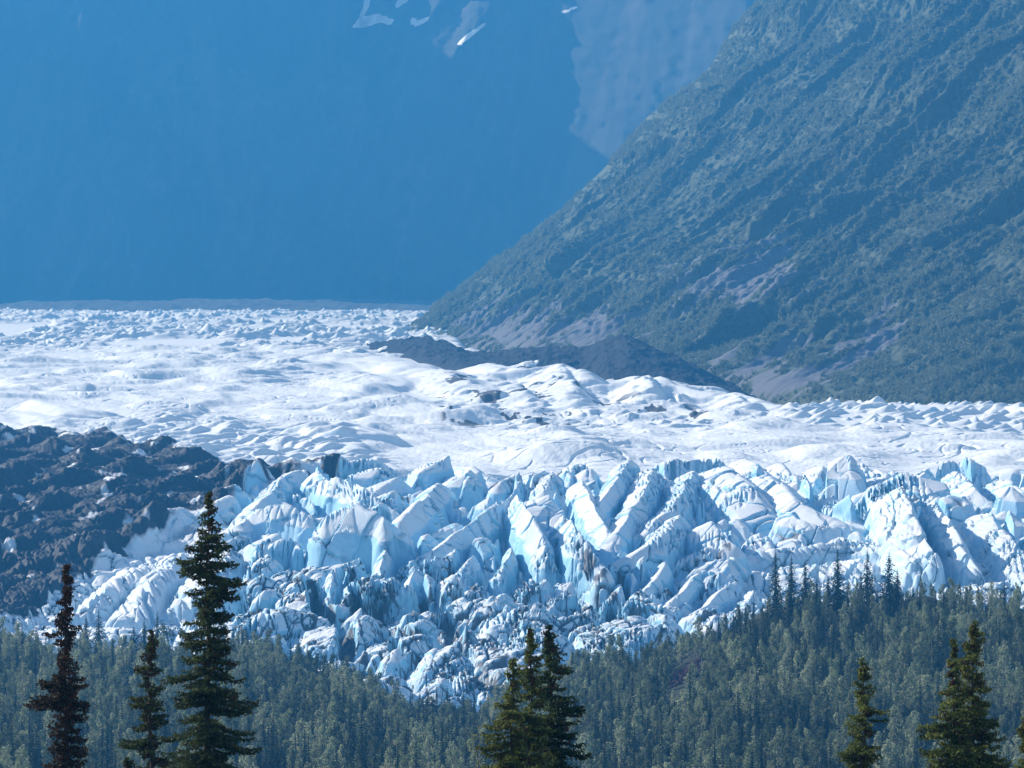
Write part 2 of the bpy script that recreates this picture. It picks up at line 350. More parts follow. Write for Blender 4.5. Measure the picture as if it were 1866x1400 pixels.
def glacier_height(u, r):
    """height in metres and surface marks at photo column u and forward distance r"""
    x = px2x(u, r); y = r
    yb = np.interp(r, RT, YT)
    # the left side of the tongue thins out lower down
    cap = np.interp(u, [780, 850, 1000, 1180, 1300, 1430, 1866], [556, 640, 672, 700, 722, 750, 756])
    z = row2z(cap + np.logaddexp(0, (yb-cap)/6.)*6., r)
    z = z + 4*fbm(x/260, y/420, 3, 3)*sstep(2200, 2500, r)*sstep(7500, 4000, r)
    deb = poly_mask(u + 22*fbm(x/25, y/40, 3, 41), yb + 14*fbm(x/30, y/60, 3, 42), DEBRIS, 16)
    ang = np.interp(u, [300, 600, 850, 1050, 1250, 1400, 1600, 1900], [1.0, .85, .5, .1, .45, .0, -.4, -.55])
    # zones
    A = sstep(862, 905, yb + 10*perlin(u/70, yb*0+3.3, 5))
    left = sstep(470, 330, u)
    arch = poly_mask(u, yb, [(1380, 1000), (1800, 1000), (1900, 1130), (1330, 1130)], 30)
    A = A*(1-.75*left)*(1-.6*arch)
    low = sstep(980, 1050, yb)
    H = np.zeros_like(x)
    wx = x + 7*fbm(x/45, y/60, 2, 11); wy = y + 10*fbm(x/45, y/60, 2, 15)
    b1 = pyramids(wx, wy, 34, 50, ang, 22, .6, 1.7, .55, 21, 1.3, slab=.25)
    b2 = pyramids(wx, wy, 22, 32, ang+.2, 14, .75, 1.8, .7, 25, .9, slab=.25)
    b3 = pyramids(wx+1.5*fbm(x/12, y/14, 2, 19), wy, 9.5, 13, ang+.3, 6.0, .9, 1.8, .8, 29, .4, slab=.3)
    # hand-placed crests
    C = np.full(x.shape, -50.0)
    Rhi = r.max(1); Rlo = r.min(1)
    for pts, wl, wr, rd in CREST:
        rd = max(rd, 1.2)
        if r_of_row(pts[0][1]) > 3300: pts = [(c, v, h*.68) for c, v, h in pts]
        P = [(px2x(c, r_of_row(v+h)), float(r_of_row(v+h)), h*float(r_of_row(v+h))/F) for c, v, h in pts]
        rm = max(p[1] for p in P)+170*(1 if rm_far(P) else .7); rn = min(p[1] for p in P)-170
        i0 = int(np.searchsorted(Rhi, rn)); i1 = int(np.searchsorted(Rlo, rm))
        us = [c for c, _, _ in pts]; uu = u[0]
        j0, j1 = np.searchsorted(uu, [min(us)-wl*2.2-30, max(us)+wr*2.2+30])
        if i1 <= i0 or j1 <= j0: continue
        S = (slice(i0, i1), slice(j0, j1))
        xx = wx[S]*.3+x[S]*.7; yy = wy[S]*.3+y[S]*.7
        best = np.full(xx.shape, -50.0)
        for a, b in zip(P[:-1], P[1:]):
            ex, ey = b[0]-a[0], b[1]-a[1]; L2 = ex*ex+ey*ey
            t = ((xx-a[0])*ex+(yy-a[1])*ey)/L2; tc = np.clip(t, 0, 1)
            dx = xx-a[0]-tc*ex; dy = yy-a[1]-tc*ey
            h = a[2]+(b[2]-a[2])*tc
            wlm = wl*yy/F; wrm = wr*yy/F
            k = np.where(dx < 0, h/wlm, h/wrm)
            # falls away sideways at the given width; toward and away from the viewer over a fixed run
            fy = np.where(dy < 0, h/(np.maximum(h, 6)*.80), h/(np.maximum(h, 6)*1.6))
            G = np.hypot(dx*k, dy*fy)
            G = np.sqrt(G*G+rd*rd)-rd
            q2 = G/np.maximum(h, 1); lump = .10*perlin(xx/11, yy/16, 7)
            G = h*(.60*q2+1.6*np.maximum(q2-.58+lump, 0)) if P[0][1] < 3300 else G
            best = np.maximum(best, h-G)
        C[S] = np.maximum(C[S], best)
    base = np.maximum(b1*(1-.25*low), b2*(.8+.35*low))*A
    near = sstep(-14, -2, C); low = sstep(1010, 1090, yb)*(1-.85*near)
    H = np.maximum(base*(1-.62*near), C)
    H = np.maximum(H, 0) + b3*A*(.30*low)*(1-.8*near)
    # three dark clefts cut into the toe
    cleft = np.zeros_like(x)
    for pts, cw in (([(775, 1150), (820, 1185), (850, 1215), (900, 1240), (945, 1300)], 6.), ([(820, 1190), (800, 1130), (760, 1100)], 3.), ([(1000, 1080), (1060, 1100), (1120, 1140), (1190, 1175)], 4.5), ([(880, 1235), (905, 1290)], 3.),
                    ([(565, 1085), (590, 1150), (625, 1190), (640, 1235)], 5.), ([(625, 1195), (670, 1150), (650, 1110)], 3.), ([(690, 1120), (740, 1160), (735, 1220)], 2.5), ([(1120, 1140), (1150, 1100), (1130, 1060)], 2.5)):
        cx = px2x(u+0, r)
        for a, b in zip(pts[:-1], pts[1:]):
            ra, rb_ = float(r_of_row(a[1]+15)), float(r_of_row(b[1]+15)); ax, bx = px2x(a[0], ra), px2x(b[0], rb_)
            ex, ey = bx-ax, rb_-ra; t = np.clip(((wx-ax)*ex+(wy-ra)*ey)/(ex*ex+ey*ey), 0, 1)
            cleft = np.maximum(cleft, sstep(1.25, .35, np.hypot(wx-ax-t*ex, (wy-ra-t*ey)*.5)/cw))
    H = H*(1-.9*cleft)-3*cleft
    # open crevasses: narrow cuts with near-vertical walls
    f1, f2, _ = voronoi((wx*np.cos(ang)-wy*np.sin(ang))/17, (wx*np.sin(ang)+wy*np.cos(ang))/38, 33)
    e = f2-f1
    H -= A*5*sstep(.20, .05, e)*sstep(.5, .9, fbm(x/60, y/60, 2, 35)+.5)*(1-.6*near)
    f1b, f2b, rb = voronoi(wx/8, wy/12, 37)
    # striations and cracks over the arch and the dirty left toe
    la = arch + left*sstep(980, 1040, yb)
    H -= la*1.6*sstep(.25, .02, np.abs(perlin((x+y*.35)/7, y/70, 51)))
    H -= la*3.*sstep(.10, .02, np.abs(perlin((x-y*.12)/24, y/60, 52)))
    # smooth rolling plain
    B = sstep(880, 850, yb)*(1-deb)
    far = sstep(655, 625, yb)*sstep(900, 760, u)
    fr = sstep(1400, 1480, u)*sstep(800, 775, yb)
    dn = fbm(x/75, y/210, 2, 61); dn2 = fbm((x+.25*y)/26, y/90, 2, 64)
    H += B*(1-far)*(4.*sstep(.0, .55, dn)+1.0*np.abs(dn2)+.18*fbm(x/7, y/16, 3, 66))
    plain = B*(1-far)*(1-near)*(1-fr)
    H += plain*pyramids(x+10*fbm(x/60, y/60, 2, 121), y, 62, 130, ang*0+1.15, 7, .035, .30, .07, 122, .8, .9)*sstep(-.2, .3, fbm(x/150, y/260, 2, 124)+.1)
    hair = sstep(.035, .008, np.abs(perlin(x/70+2*fbm(x/90, y/90, 2, 125), y/22, 126)))*sstep(.0, .25, perlin(x/40, y/60, 127))
    H -= plain*1.3*hair
    cre = sstep(.09, .0, np.abs(perlin(x/46+1.2*fbm(x/60, y/80, 2, 128), y/34, 129)))*sstep(-.1, .3, perlin(x/110, y/160, 130))
    H += plain*(.30*ridged(x/5, y/9, 2, 134)-1.5*cre)
    hum = poly_mask(u, yb, [(180, 760), (420, 765), (640, 800), (720, 850), (560, 880), (300, 850)], 25)
    H += hum*(1-deb)*pyramids(wx, wy, 13, 34, ang*0+.7, 3.6, .3, .8, .16, 71, .8)*1.1
    H += far*(pyramids(wx, y, 30, 95, ang*0+.6, 9, .4, .9, .13, 75, .6) + pyramids(wx, y, 13, 45, ang*0+.2, 5, .7, 1.2, .3, 77))*sstep(.0, .5, fbm(x/150, y/500, 2, 78)+.45)
    H += fr*(pyramids(wx, wy, 15, 40, ang*0+.6, 5, .5, 1.1, .3, 81, .3)+.5)
    mid = sstep(720, 690, yb)*(1-far)*sstep(350, 480, u)*B
    H += mid*pyramids(wx, y, 24, 70, ang*0+.8, 3.2, .25, .6, .09, 85, .8)*(1-near)
    wbk = poly_mask(u, yb, [(760, 700), (1000, 690), (1450, 750), (1430, 790), (1150, 800), (820, 770)], 20)
    H += wbk*(pyramids(wx, wy, 22, 48, ang*0+.5, 5, .45, 1.1, .22, 86, .4)*.6+.5*ridged(x/12, y/25, 3, 87))
    # stony hummocks under the debris
    H += deb*(2.6*ridged((x+.5*y)/46, (y-.5*x)/110, 4, 91)+1.5*ridged((x+.4*y)/9, y/20, 4, 95)-2 + pyramids(wx, wy, 34, 70, ang*0+.8, 11, .35, .8, .22, 97, 1.)+.5*ridged(x/2.6, y/4, 2, 98))
    z = z+H
    # marks
    blue = np.clip(.40+.5*A+.5*fr+.3*far, 0, 1)
    dirt = plain*.42*hair + 1.1*cleft + A*(.5*sstep(.10, .02, e)+.62*sstep(.09, .03, f2b-f1b)*low)
    dirt = np.maximum(dirt*.8, .46*sstep(.35, .85, fbm(x/45, y/70, 3, 105)+.35*fbm(x/8, y/20, 2, 107))*sstep(.6, 3., 7-H)*A)
    dirt = np.maximum(dirt, low*A*(.20+.16*sstep(-.2, .5, fbm(x/50, y/60, 3, 118))))  # grime over the toe, also darkening the ice to deepen its shade
    for q in ([(770, 1120), (800, 1115), (870, 1180), (940, 1250), (925, 1270), (850, 1220)], [(1000, 1045), (1060, 1065), (1180, 1130), (1165, 1160), (1080, 1120)],
              [(890, 905), (960, 898), (1030, 880), (1040, 900), (960, 935), (900, 940)], [(560, 1040), (600, 1130), (650, 1180), (640, 1220), (590, 1160)],
              [(690, 945), (745, 920), (750, 945), (700, 975)], [(1240, 1035), (1330, 1020), (1340, 1045), (1260, 1060)]):
        dirt = np.maximum(dirt, .52*poly_mask(u+14*fbm(x/9, y/12, 3, 108), yb, q, 14)*(.55+.9*np.clip(fbm(x/6, y/9, 3, 115)+.3, 0, 1)))
    wb = poly_mask(u, yb, [(780, 690), (900, 690), (1400, 770), (1400, 800), (800, 780)], 20)
    dirt = np.maximum(dirt, wb*.75*sstep(.32, .45, fbm(x/30, y/60, 3, 109)+.3*fbm(x/5, y/12, 2, 110)))
    dirt = np.maximum(dirt, left*.36*sstep(.0, .6, fbm(x/14, y/30, 3, 111)+.2)*sstep(980, 1040, yb))
    spill = poly_mask(u+25*fbm(x/14, y/30, 3, 43), yb, [(300, 900), (470, 930), (430, 1000), (300, 1030), (200, 1040), (0, 1060), (0, 860)], 40)
    debm = np.maximum(deb*(.93+.55*fbm(x/17, y/34, 4, 113)), spill*.5*(1-deb))
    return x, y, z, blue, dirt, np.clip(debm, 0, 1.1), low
def rm_far(P): return P[0][1] > 3300
def grid_normals(P):
    du = np.gradient(P, axis=1); dr = np.gradient(P, axis=0)
    n = np.cross(du, dr); return n/(np.linalg.norm(n, axis=2)[..., None]+1e-9)
def build_glacier():
    us = np.arange(-170, 2040, 2.0)
    rs = np.concatenate([np.arange(2120, 3150, .95), np.arange(3150, 3900, 2.0), np.arange(3900, 5000, 3.2), np.arange(5000, 6800, 6), np.arange(6800, 9200, 11)])
    U, RR = np.meshgrid(us, rs)
    # re-space the rows so that steep faces get as many of them as flat ground
    n1 = int(np.searchsorted(rs, 3400)); RF = RR[:n1]
    RF = RF[:, ::2]; z = glacier_height(U[:n1, ::2], RF)[2]
    rho = (1+1.2*np.abs(np.gradient(z, axis=0)/np.gradient(RF, axis=0)))*np.gradient(RF, axis=0)*np.where(RF > 3150, .5, 1)
    ker = np.hanning(15)[1:-1]; ker /= ker.sum()
    rho = np.apply_along_axis(lambda q: np.convolve(np.pad(q, 6, 'edge'), ker, 'valid'), 1, rho)
    cum = np.cumsum(rho, 0); cum = (cum-cum[0])/(cum[-1]-cum[0]); n2 = int(n1*1.4); tt = np.linspace(0, 1, n2)
    R2 = np.stack([np.interp(tt, cum[:, j], RF[:, j]) for j in range(RF.shape[1])], 1)
    R2 = np.stack([np.interp(us, us[::2], q) for q in R2])
    RR = np.concatenate([R2, RR[n1:]]); U = np.repeat(us[None], len(RR), 0)
    x, y, z, blue, dirt, deb, lowf = glacier_height(U, RR)
    x = px2x(U, RR); y = RR; yb = np.interp(RR, RT, YT)
    P = np.stack([x, y, z], -1); N = grid_normals(P); N[N[..., 2] < 0] *= -1
    A = sstep(850, 900, yb)*(1-.0*deb); X3, Y3, Z3 = x, y, z
    m = yb > 835; a, b, c = X3[m], Y3[m], Z3[m]
    d = np.zeros(x.shape); dm = dirt.copy()
    wa = 4*perlin3(a/16, b/16, c/16, 1); wb = 4*perlin3(a/16, b/16, c/16, 2)
    low = lowf[m]; dd = deb[m]
    n1_ = 1-np.abs(perlin3(a/12, b/14, c/13, 3)); n2_ = 1-np.abs(perlin3(a/4.6, b/5, c/5.2, 4)); n3_ = perlin3(a/1.8, b/2, c/1.9, 5)
    e = (n1_-.75)*(.7+.5*low)+(n2_-.75)*(.12+.4*low)+n3_*(.04+.22*low+.35*dd)
    # cracks run through the ice as curved sheets and show as thin winding lines
    k1 = np.abs(perlin3((a+wa)/17, (b+wb)/22, (c-wa)/30, 6)); k2 = np.abs(perlin3((a+wb)/9, (b+wa)/12, (c+wb)/16, 7))
    gate = sstep(-.25, .25, perlin3(a/40, b/40, c/40, 8)+.35*low)
    c1 = sstep(.045, .012, k1)*gate; c2 = sstep(.06, .012, k2)*(.35+.65*low)*.9*sstep(-.1, .2, perlin3(a/25, b/25, c/25, 9))
    v1, j1 = blocks3((a+wa*.6)/19, (b+wb*.6)/26, (c-.4*a+wa*.6)/27, 10, .9)
    v2, j2 = blocks3((a+wb*.4)/7.5, (b+wa*.4)/10, (c+.3*a+wa*.4)/12, 11, .9)
    jg = sstep(-.1, .3, perlin3(a/28, b/28, c/28, 12)+.25*low)
    j1 = sstep(.05, .012, j1)*jg; j2 = sstep(.06, .015, j2)*low*jg
    e = e*(.42+.58*dd)+(1-dd)*(1.25*v1+(.05+.30*low)*v2-.8*j1-.5*j2)
    c1 = np.maximum(c1, j1); c2 = np.maximum(c2, j2*.8)
    e = e-1.2*c1-.7*c2
    d[m] = e; d *= A; P = P+N*d[..., None]
    cr = np.zeros(x.shape); cr[m] = np.maximum(c1*(.6+.4*low), c2*.95); dirt = np.maximum(dirt, cr*A)
    nr, nc = U.shape
    V = P.reshape(-1, 3); Q = grid_quads(nr, nc)
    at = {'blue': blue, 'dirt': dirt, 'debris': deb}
    inner = poly_mask(U, yb, DEBRIS, .5) > .5
    fm = inner.reshape(-1)[Q[:, 0]]
    for name, sel, lab in (('glacier', ~fm, 'white and blue crevassed glacier with sharp ice pinnacles filling the valley'),
                           ('debris_field', fm, 'dark stony debris lying on the left edge of the glacier')):
        q = Q[sel]; ids = np.unique(q); remap = np.zeros(len(V), np.int32); remap[ids] = np.arange(len(ids))
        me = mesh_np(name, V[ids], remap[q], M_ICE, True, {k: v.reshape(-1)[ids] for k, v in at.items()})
        link(name, me, kind='structure', label=lab)
build_glacier()

# ------------------------------------------------------------------ valley floor and the near hill (one sheet)
TU = np.array([-400, 0, 100, 250, 400, 480, 560, 620, 680, 740, 800, 870, 930, 1000, 1080, 1150, 1200, 1260, 1320, 1380, 1430, 1500, 1600, 1700, 1866, 2300])
TV = np.array([1210, 1212, 1218, 1222, 1225, 1228, 1245, 1266, 1298, 1332, 1348, 1348, 1318, 1268, 1246, 1238, 1222, 1188, 1165, 1145, 1132, 1124, 1118, 1108, 1112, 1120.])
def crest_r(u): return np.interp(u, [0, 600, 900, 1150, 1400, 1866], [2080, 2080, 2040, 1950, 1850, 1830])
def ground_z(x, r):
    r = np.maximum(r, 1.0)
    u = 933+x*F/np.maximum(r, 60); rc = crest_r(u)
    tv = np.interp(u, TU, TV)
    near_z = np.interp(r, [0, 30, 200, 400, 700, 1000, 1300], [-2.2, -4, -21.5, -50, -86, -104, -107])
    r0 = 1330.0
    t = np.clip((r-r0)/(rc-r0), 0, 1)
    zc = row2z(tv, rc)
    zf = -107 + (zc+107)*(t**1.25)
    z = np.where(r < r0, near_z, zf)
    zb = zc - (r-rc)*.35
    zb = np.maximum(zb, -160)
    z = np.where(r > rc, zb, z)
    z = z + (3.0+3.5*sstep(1050, 1300, u))*fbm(x/48, r/70, 3, 121)*sstep(300, 900, r)*sstep(5000, 2500, r)
    return z
def build_ground():
    rs = np.concatenate([[-200, 1], np.arange(20, 1300, 16), np.arange(1300, 2200, 6), np.geomspace(2200, 16500, 60)])
    ts = np.linspace(-1, 1, 400)
    ws = np.maximum(240, rs*.19)+np.where(rs > 9000, 1500, 0)
    X = ts[None, :]*ws[:, None]; Y = np.repeat(rs[:, None], 400, 1)
    Z = ground_z(X, Y)
    me = mesh_np('ground', np.stack([X, Y, Z], -1), grid_quads(*X.shape), M_FLOOR)
    link('ground', me, kind='structure', label='dark forest floor of the valley in front of the glacier')
build_ground()

# ------------------------------------------------------------------ right mountain spur
def build_slope():
    sil = [(640, 640, 6500), (700, 612, 6500), (765, 572, 6530), (830, 522, 6570), (900, 470, 6620), (1000, 395, 6680), (1100, 300, 6760), (1180, 205, 6830),
           (1235, 165, 6880), (1290, 120, 6930), (1340, 40, 6990), (1375, 0, 7020), (1440, -110, 7090), (1520, -220, 7160)]
    P = np.array([(px2x(u, r), r, row2z(v, r)) for u, v, r in sil])
    d = np.concatenate([[0], np.cumsum(np.linalg.norm(np.diff(P, axis=0), axis=1))])
    T = np.linspace(0, d[-1], 560)
    O = np.stack([np.interp(T, d, P[:, k]) for k in range(3)], -1); O0 = O[0].copy(); O = O-O0
    foot = [(640, 648, 6500), (720, 640, 6250), (820, 648, 5750), (930, 655, 5300), (1060, 662, 4950), (1180, 680, 4700), (1300, 715, 4500), (1430, 745, 4330),
            (1600, 758, 4200), (1866, 765, 4100), (2100, 775, 4000), (2500, 800, 3900)]
    FT = np.array([(px2x(u, r), r, row2z(v, r)) for u, v, r in foot])
    fd = np.concatenate([[0], np.cumsum(np.linalg.norm(np.diff(FT, axis=0), axis=1))])
    A = np.linspace(0, fd[-1], 1150)
    FF = np.stack([np.interp(A, fd, FT[:, k]) for k in range(3)], -1)
    for _ in range(8): FF[1:-1] = .5*FF[1:-1]+.25*(FF[:-2]+FF[2:])
    a = A[:, None]; t = T[None, :]
    an = a/fd[-1]
    S = FF[:, None, :] + O[None, :, :]*np.array([1., 1., 1.])
    # foreshorten: pull the spur toward one wall and let the top of the face lie back
    S[..., 0] += -40*np.sin(np.clip(an*3, 0, 1)*math.pi)*sstep(0, 300, t)
    aw = a-.28*t+40*fbm(a/260, t/300, 2, 130)
    g = (ridged(aw/190, t/2600, 2, 131)*24 + ridged((aw+14*fbm(a/60, t/90, 2, 3))/62, t/1100, 2, 135)*7
         + ridged(aw/21, t/110, 2, 138)*3 + fbm(a/9, t/12, 3, 139)*3.0)
    g2 = fbm(aw/300, t/420, 3, 141)*22 + sstep(.1, .6, fbm((a-.9*t)/150, (t+a)/600, 3, 143))*-16
    D = (g-40+g2)*sstep(0, 120, t)*sstep(0, 260, a+12)
    nrm = np.array([-.45, -.62, .64]); S = S+D[..., None]*nrm
    S[..., 2] += sstep(40, 0, t)*-14
    us = 933+S[..., 0]*F/S[..., 1]; vs = 780-S[..., 2]*F/S[..., 1]
    m = 0*us
    for q, st in (([(880, 560), (1010, 560), (1130, 545), (1180, 575), (1080, 640), (1000, 655), (840, 650), (760, 640)], 1), ([(1170, 540), (1300, 480), (1480, 460), (1500, 490), (1420, 555), (1340, 580)], .8),
                  ([(1250, 660), (1400, 640), (1480, 640), (1560, 580), (1625, 545), (1640, 575), (1590, 650), (1520, 700), (1400, 720)], 1), ([(1230, 440), (1300, 425), (1310, 445), (1240, 475)], .7),
                  ([(1560, 400), (1700, 340), (1790, 300), (1800, 330), (1700, 390), (1590, 425)], .45), ([(1340, 100), (1360, 0), (1440, -80), (1420, 20), (1370, 110)], .5)):
        m = np.maximum(m, st*poly_mask(us+60*fbm(aw/40, t/240, 4, 153), vs+60*fbm(aw/30, t/190, 4, 154), q, 34))
    m = np.maximum(m*.95, .25*sstep(.55, .9, perlin(a/45, t/500, 151)+.3*fbm(a/9, t/120, 2, 152)+.15))
    me = mesh_np('mountain_slope', S, grid_quads(*us.shape), M_SLOPE, True, {'scree': m})
    link('mountain_slope', me, kind='structure', label='steep green mountainside with grey scree gullies rising at the right')
    # the far side of the spur falls away behind its skyline
    b = np.linspace(0, 1, 40)[:, None]
    E = S[0][None, :, :] + b[..., None]*np.array([60., 1500., 0]); E[..., 2] -= (b**1.2)*(E[..., 2]+50)
    E[0] = S[0]
    me = mesh_np('mountain_back', E, grid_quads(40, len(T)), M_SLOPE, True, {'scree': np.zeros(E.shape[:2])})
    link('mountain_back', me, kind='structure', label='far side of the right hand mountain')
    return S, m, us, vs
SL, SLM, SLU, SLV = build_slope()

# ------------------------------------------------------------------ dark moraine mounds, far moraine line
def build_mounds(name, pts, back, front, amp, seed, lab, mat, step=2.0, tex=(14, 20)):
    pts = np.array(pts, float)
    u = np.arange(pts[0, 0], pts[-1, 0], step); v = np.interp(u, pts[:, 0], pts[:, 1]); r = np.interp(u, pts[:, 0], pts[:, 2])
    fz = row2z(np.interp(u, pts[:, 0], pts[:, 3]), r-front)
    q = np.linspace(-1, 1, 150)[:, None]
    Y = r[None]+np.where(q < 0, q*front, q*back); X = px2x(u[None], r[None])+0*q
    zc = row2z(v, r)[None]
    Z = fz[None]+(zc-fz[None])*np.where(q < 0, (1+q), 1-q*1.2)**.8 if False else np.where(q < 0, fz[None]+(zc-fz[None])*np.clip(1+q, 0, 1)**.75, zc-q*q*(zc-fz[None]+30))
    zc = zc+0*q; n = ridged(X/tex[0]/3, Y/tex[1]/3, 4, seed)-1.1+.5*(ridged(X/tex[0], Y/tex[1], 3, seed+5)-1)
    Z = Z+amp*n*sstep(-1., -.8, q)
    me = mesh_np(name, np.stack([X, Y, Z], -1), grid_quads(*X.shape), mat)
    link(name, me, kind='structure', label=lab)
build_mounds('moraine', [(600, 640, 5900, 650), (690, 624, 5500, 650), (740, 618, 5250, 655), (780, 614, 5100, 664), (815, 625, 5000, 672), (850, 640, 4900, 678), (900, 643, 4800, 686), (950, 638, 4750, 695),
  (1000, 634, 4700, 705), (1060, 634, 4650, 710), (1100, 622, 4600, 712), (1140, 612, 4580, 715), (1180, 626, 4560, 720), (1220, 645, 4520, 725), (1270, 670, 4480, 735), (1330, 700, 4440, 745), (1400, 738, 4450, 760), (1500, 765, 4400, 780)],
  260, 260, 4, 161, 'dark rubble ridge between the white ice and the green mountainside', M_MOR, 1.6, (17, 26))
build_mounds('distant_moraine', [(-300, 560, 9600, 575), (0, 556, 9600, 575), (60, 549, 9600, 575), (250, 549, 9600, 575), (330, 545, 9600, 575), (600, 546, 9600, 575), (800, 548, 9600, 575), (950, 552, 9600, 575)],
  500, 500, 5, 171, 'thin dark rubble line at the far end of the glacier', mat_rock('distant moraine rock', (.045, .05, .055), (.13, .13, .14), .02, 4), 3, (40, 60))

# ------------------------------------------------------------------ far mountain wall
def build_far():
    X, Z = np.meshgrid(np.arange(-1900, 1700, 7.), np.arange(-60, 1185, 7.))
    Y = 10400+np.maximum(Z-200, 0)*.40+np.minimum(Z-200, 0)*1.5
    fl = 1-.95*sstep(0, 350, (933+X*F/11000)-700)
    Y = Y - fl*380*(ridged((X+.25*Z)/900, Z/2600, 2, 181)-.8) - fl*160*ridged((X-.35*Z)/330, Z/800, 3, 185) - (5+40*fl)*ridged(X/90, Z/170, 4, 188) - 12*fl*fbm(X/25, Z/30, 3, 189) - (1-fl)*(16*ridged((X+.7*Z)/55, (Z-.7*X)/260, 3, 190)+4*fbm(X/22, Z/22, 3, 191))
    u = 933+X*F/11000; v = 780-Z*F/11000
    # the sunlit flank: beyond this line the wall swings out toward the valley
    Y = Y-np.clip((u-720)*1.7, 0, 1000)
    Yv = Y
    uu = 933+X*F/Yv; vv = 780-Z*F/Yv
    sn = 0*u
    for q in ([(640, 50), (655, 30), (690, 25), (718, 35), (715, 45), (690, 42), (665, 50), (645, 52)], [(650, 40), (662, 10), (668, -20), (680, -20), (672, 12), (658, 38)],
              [(720, 5), (735, -10), (752, -10), (740, 5), (722, 15)], [(745, 32), (755, 30), (760, 38), (780, 30), (784, 36), (758, 48), (748, 44)], [(832, 80), (850, 62), (885, 40), (888, 44), (865, 62), (836, 84)],
              [(1020, 22), (1045, 12), (1055, 13), (1040, 20), (1025, 25)]):
        sn = np.maximum(sn, poly_mask(uu, vv, q, 3.))
    me = mesh_np('far_mountain', np.stack([X, Y, Z], -1), grid_quads(*X.shape), M_FAR, True, {'snow': sn})
    link('far_mountain', me, kind='structure', label='huge shaded blue mountain wall behind the glacier')
build_far()

# ------------------------------------------------------------------ vegetation meshes
rng = np.random.RandomState(3)
def quads_at(C, size, up=.3, asp=1.0, rg=rng, axis=None, out=None):
    """one small leaf quad per centre, random orientation"""
    n = len(C); N = rg.normal(size=(n, 3)); N[:, 2] += up
    if out is not None: N = N*.55+out
    N /= np.linalg.norm(N, axis=1)[:, None]
    A = rg.normal(size=(n, 3)) if axis is None else axis
    A = A-(A*N).sum(1)[:, None]*N; A /= np.linalg.norm(A, axis=1)[:, None]+1e-9
    B = np.cross(N, A); s = (size*(0.6+.8*rg.rand(n)))[:, None] if np.ndim(size) == 0 else size[:, None]
    A = A*s*asp; B = B*s
    V = np.stack([C-A, C-B*.55, C+A, C+B*.55], 1).reshape(-1, 3)
    return V, np.arange(4*n).reshape(n, 4)
def tube(pts, rad, seg=6):
    pts = np.asarray(pts, float); n = len(pts); V = []
    for i in range(n):
        d = pts[min(i+1, n-1)]-pts[max(i-1, 0)]; d /= np.linalg.norm(d)+1e-9
        a = np.cross(d, (0, 1, .1)); a /= np.linalg.norm(a)+1e-9; b = np.cross(d, a)
        th = np.arange(seg)/seg*2*math.pi
        V.append(pts[i]+rad[i]*(np.cos(th)[:, None]*a+np.sin(th)[:, None]*b))
    V = np.concatenate(V); Q = []
    for i in range(n-1):
        for j in range(seg): Q.append((i*seg+j, i*seg+(j+1) % seg, (i+1)*seg+(j+1) % seg, (i+1)*seg+j))
    return V, np.array(Q)
def cat(parts):
    V = []; Q = []; o = 0
    for v, q in parts: V.append(v); Q.append(q+o); o += len(v)
    return np.concatenate(V), np.concatenate(Q)
def poplar(h, w, seed, n=760, leaf=.33):
    rg = np.random.RandomState(seed); C = []; O = []; S = []
    tr = [np.array([0, 0, -1.0]), np.array([.1*rg.randn(), .1*rg.randn(), h*.4]), np.array([.25*rg.randn(), .25*rg.randn(), h*.92])]
    trunk = [tube(tr, [h*.016, h*.011, h*.003], 5)]
    nl = 13
    for i in range(nl):
        f = (i+rg.rand()*.6)/nl; z = h*(.16+.80*f); a = rg.rand()*6.28
        prof = math.sin(math.pi*min(1, .22+.76*f))**.8
        L = w*.5*prof*(.5+.6*rg.rand()); c = np.array([math.cos(a)*L*.75, math.sin(a)*L*.75, z]); rad = w*.5*(.34+.30*rg.rand())*(.55+.6*prof)
        trunk.append(tube([np.array([0, 0, z-L*.6]), c], [h*.005, h*.002], 4))
        k = n//nl; D = rg.normal(size=(k, 3)); D /= np.linalg.norm(D, axis=1)[:, None]
        C.append(c+D*np.array([rad, rad, rad*1.35])*(rg.rand(k)**.25)[:, None]*(.8+.35*rg.rand(k))[:, None]); O.append(D)
    C = np.concatenate(C); O = np.concatenate(O)
    return cat(trunk), quads_at(C, leaf, .1, 1., rg, None, O)
def spruce_lo(h, w, seed, n=760, leaf=.46):
    rg = np.random.RandomState(seed)
    t = rg.rand(n)**.62; z = h*(1-t*.95)
    nb = max(8, int(h/0.65))
    z = h*(np.round((z/h)*nb+rg.normal(size=n)*.38)/nb); z = np.minimum(z, h); t = 1-z/h
    k = np.round(z/h*nb); br = 5+(k*7 % 3); a0 = k*2.4
    a = (np.floor(rg.rand(n)*br)/br)*6.283+a0+rg.normal(size=n)*.28
    lob = .72+.40*np.sin(a*2+k*1.7+seed)
    rr = w*.5*(t**.75)*lob*(rg.rand(n)**.6)+.04
    C = np.stack([np.cos(a)*rr, np.sin(a)*rr, z-rr*.38], -1)
    ax = np.stack([np.cos(a), np.sin(a), -.4+0*a], -1)
    out = np.stack([np.cos(a)*.7, np.sin(a)*.7, .6+0*a], -1)
    V = quads_at(C, np.full(n, leaf)*(.30+.75*np.sqrt(np.clip(t, 0, 1))), .1, 1.25, rg, ax, out)
    return tube([(0, 0, -1), (0, 0, h*.5), (0, 0, h*1.0)], [h*.014, h*.009, h*.002], 5), V
def shrub(w, h, seed, n=70):
    rg = np.random.RandomState(seed); C = rg.normal(size=(n, 3)); C /= np.linalg.norm(C, axis=1)[:, None]; O = C.copy()
    C = C*(rg.rand(n)**.3)[:, None]*np.array([w/2, w/2, h/2]); C[:, 2] += h*.40
    return quads_at(C, w*.15, .1, 1., rg, None, O)
